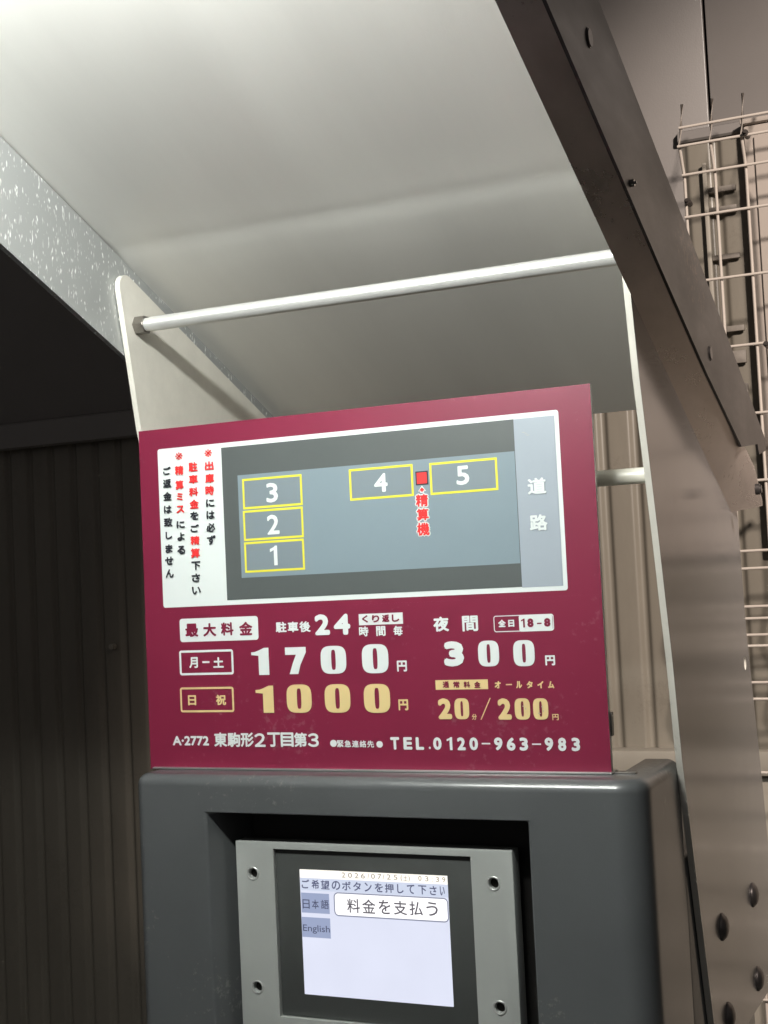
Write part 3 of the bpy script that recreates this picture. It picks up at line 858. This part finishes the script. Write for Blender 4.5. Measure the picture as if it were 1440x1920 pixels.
for k in ('jp', 'en'):
    bm = bmesh.new(); mm_rect(bm, SRECT[k], SXo, SZo, YS-LAY*1.3); finish_flat('language_button', bm, scr_btn, screen)
bm = bmesh.new(); mm_rect(bm, SRECT['btn'], SXo, SZo, YS-LAY*1.7, rad=4.0); finish_flat('pay_button', bm, scr_white, screen)
bm = bmesh.new(); mm_rect(bm, SRECT['btn'], SXo, SZo, YS-LAY*2.2, rad=4.0, hole=1.0); finish_flat('button_outline', bm, scr_txt['frame'], screen)
byc = {}
for s, cx, cz, w, h, c, b in SCREEN_TEXT: byc.setdefault(c, []).append((s, cx, cz, w, h, b))
for c, items in byc.items():
    for s, cx, cz, w, h, b in items:
        bm = bmesh.new(); put_text(bm, s, cx, cz, w, h, b, SXo, SZo, YS-LAY*2.6)
        finish_flat('screen_lettering', bm, scr_txt[c], screen)

# ------------------------------------------------------------------ price sign on top of the machine
sign = thing('price_sign', 'maroon parking price board with bay map standing on top of the machine', 'sign')
GX, GZ = SIGN_ORIGIN
GW, GH = 409.6, 296.2
YF = 1.0
box_obj('board', GX+.0003, GX+GW*.001-.0003, YF, YF+.0060, GZ+.0004, GZ+GH*.001, M['alu'], sign, bevel=.0003)
box_obj('foot_tray', GX+.004, GX+GW*.001+.001, YF-.0045, YF+.014, MZ+.0002, MZ+.0016, M['alu'], sign, bevel=.0004)
box_obj('foot_ledge', GX+GW*.001+.0012, GX+GW*.001+.018, YF+.001, YF+.006, MZ+.0002, MZ+.0012, M['nut'], sign, bevel=.0003)
box_obj('stay', GX+GW*.001-.004, GX+GW*.001+.0012, YF+.004, YF+.010, GZ+.028, GZ+.046, M['nut'], sign, bevel=.0008)
def sheet(z0, z1, t, n):
    bm = bmesh.new()
    box(bm, GX, GX+GW*.001, YF-t, YF-.00002, GZ+z0*.001, GZ+z1*.001)
    return bm_obj(n, bm, M['maroon'], sign)
SEAM = RECT['seam'][3]
upper = sheet(SEAM-3, GH, .0003, 'map_sheet')
lower = sheet(0, SEAM, .0008, 'price_sheet')
YU, YL = YF-.0003, YF-.0008
def rect(key, m_, y, parent, rad=0.0, hole=None, name='printed_panel'):
    bm = bmesh.new(); mm_rect(bm, RECT[key], GX, GZ, y, rad=rad, hole=hole)
    return finish_flat(name, bm, M[m_], parent)
rect('frame', 'white', YU-LAY, upper, rad=2.2, name='map_frame')
r = RECT
rect('dark', 'mapdark', YU-2*LAY, upper)
rect('road', 'maproad', YU-2.02*LAY, upper, name='road_strip')
rect('lot', 'maplot', YU-3*LAY, upper, name='lot_area')
for k in ('b1', 'b2', 'b3', 'b4', 'b5'):
    rect(k, 'mapbay', YU-3.5*LAY, upper, name='parking_bay')
    rect(k, 'yellow', YU-4*LAY, upper, hole=1.75, name='bay_outline')
rect('redsq', 'black', YU-4*LAY, upper)
x0, z0, x1, z1 = RECT['redsq']; RECT['redsq2'] = [x0+1.1, z0+1.1, x1-1.1, z1-1.1]
rect('redsq2', 'red', YU-4.5*LAY, upper)
# arrow with a white edge
def arrow(grow, m_, y):
    (ax, az), (bx, bz) = ARROW
    cx = (ax+bx)/2
    bm = bmesh.new()
    g_ = grow
    pts = [(cx, az-1.5+g_*1.4), (cx+2.5+g_, az-4.3-g_*.5), (cx+.8+g_, az-4.3-g_*.5), (cx+.8+g_, bz+.2-g_), (cx-.8-g_, bz+.2-g_), (cx-.8-g_, az-4.3-g_*.5), (cx-2.5-g_, az-4.3-g_*.5)]
    bm.faces.new([bm.verts.new((GX+p[0]*.001, y, GZ+p[1]*.001)) for p in pts])
    finish_flat('arrow', bm, M[m_], upper)
arrow(.9, 'white', YU-4.6*LAY); arrow(0, 'red', YU-5.4*LAY)
rect('maxbox', 'white', YL-LAY, lower, rad=2.6)
rect('kuri', 'white', YL-LAY, lower)
rect('montu', 'white', YL-LAY, lower, rad=2.2, hole=1.9, name='printed_outline')
rect('sun', 'cream', YL-LAY, lower, rad=2.2, hole=1.7, name='printed_outline')
rect('zen', 'white', YL-LAY, lower, rad=2.0, hole=.7, name='printed_outline')
rect('zenw', 'white', YL-1.3*LAY, lower, rad=1.6)
rect('tsu', 'cream', YL-LAY, lower)
rect('dash', 'white', YL-LAY, lower); rect('d188', 'maroon', YL-2*LAY, lower); rect('long', 'cream', YL-LAY, lower)
rect('tel1', 'white', YL-LAY, lower); rect('tel2', 'white', YL-LAY, lower)
for k in ('c1', 'c2'):
    x0, z0, x1, z1 = RECT[k]; rr = min(x1-x0, z1-z0)/2-.05
    rect(k, 'white', YL-LAY, lower, rad=rr)
bm = bmesh.new()
(ax, az), (bx, bz) = SLASH
bm.faces.new([bm.verts.new((GX+p[0]*.001, YL-LAY, GZ+p[1]*.001)) for p in ((ax, az), (ax+.9, az), (bx+.4, bz), (bx-.5, bz))])
finish_flat('slash_stroke', bm, M['cream'], lower)

groups = {}
for kind, s, cx, cz, w, h, c, b in SIGN_TEXT:
    groups.setdefault((kind, c), []).append((s, cx, cz, w, h, b))
for (kind, c), items in groups.items():
    par = upper if kind in ('map', 'notice') else lower
    y = (YU-5*LAY) if kind in ('map', 'notice') else (YL-2.4*LAY)
    mm_ = {'redout': 'red', 'redthin': 'red'}.get(c, c)
    for s, cx, cz, w, h, b in items:
        yy = y
        if c == 'redout':
            bm = bmesh.new(); put_text(bm, s, cx, cz, w, h, b, GX, GZ, y, grow=.95)
            finish_flat('lettering_edge', bm, M['white'], par)
            yy = y - LAY*1.2
        bm = bmesh.new()
        if kind == 'digit': put_digit(bm, s, cx, cz, w, h, GX, GZ, yy)
        elif c == 'redthin': put_text(bm, s, cx, cz, w, h, 0, GX, GZ, yy)
        else: put_text(bm, s, cx, cz, w, h, b, GX, GZ, yy)
        finish_flat('lettering', bm, M[mm_], par)

# scuffs on the print
M['scuff'] = mat('scuffed_print', (.50, .44, .33), rough=.7)
def flake(parent, cx, cz, w, h, y, n=9):
    bm = bmesh.new()
    pts = []
    for k in range(n):
        a = 2*math.pi*k/n; rr = random.uniform(.45, 1)
        pts.append((GX+(cx+rr*w*math.cos(a))*.001, y, GZ+(cz+rr*h*math.sin(a))*.001))
    bm.faces.new([bm.verts.new(q) for q in pts])
    finish_flat('scuff_mark', bm, M['scuff'], parent)
dg = [it for it in SIGN_TEXT if it[0] == 'digit'][-2:]
for it, offs in zip(dg, (((1.2, 2.2, 1.5, .7), (2.8, .4, .8, 1.0)), ((1.4, 1.6, .6, 1.8), (-.9, -3.3, 1.6, .8), (2.2, -1.4, .6, 1.2)))):
    for ox_, oz_, w_, h_ in offs: flake(lower, it[2]+ox_, it[3]+oz_, w_, h_, YL-6*LAY)
x0, z0, x1, z1 = RECT['road']
for ox_, oz_, w_, h_ in ((8, -11, 2.2, .18), (10, -12.3, 1.6, .16), (11.5, -13.4, 1.8, .2)):
    flake(upper, x0+ox_, z1+oz_, w_, h_, YU-6*LAY)

# ------------------------------------------------------------------ street lamp that lights the wall (outside the frame)
sl = thing('street_lamp', 'grey street lamp with hooded warm light above the pavement', 'street lamp')
LX, LY, LZ = 1.15, -.1, 2.9
bm = bmesh.new(); tube(bm, [(2.2, -.8, 0), (2.2, -.8, 2.95), (2.14, -.75, 3.08), (1.9, -.6, 3.15), (LX, LY, 3.15)], .04, 14)
bm_obj('pole', bm, M['plate'], sl, smooth=True, angle=50)
bm = bmesh.new()
bmesh.ops.create_cone(bm, cap_ends=False, segments=24, radius1=.16, radius2=.05, depth=.2)
for v in bm.verts: v.co += Vector((LX, LY, LZ+.14))
bm_obj('lamp_shade', bm, M['plate'], sl, smooth=True)
ld = bpy.data.lights.new('street_light', 'SPOT'); ld.energy = STREET_WATT; ld.color = (1.0, .885, .795)
ld.spot_size = math.radians(49); ld.spot_blend = .55; ld.shadow_soft_size = .11
lo = bpy.data.objects.new('street_light', ld); COL.objects.link(lo)
lo.location = (LX, LY, LZ)
lo.rotation_euler = (Vector((.1, 2.4, 1.58))-Vector((LX, LY, LZ))).to_track_quat('-Z', 'Y').to_euler()
lo.parent = sl
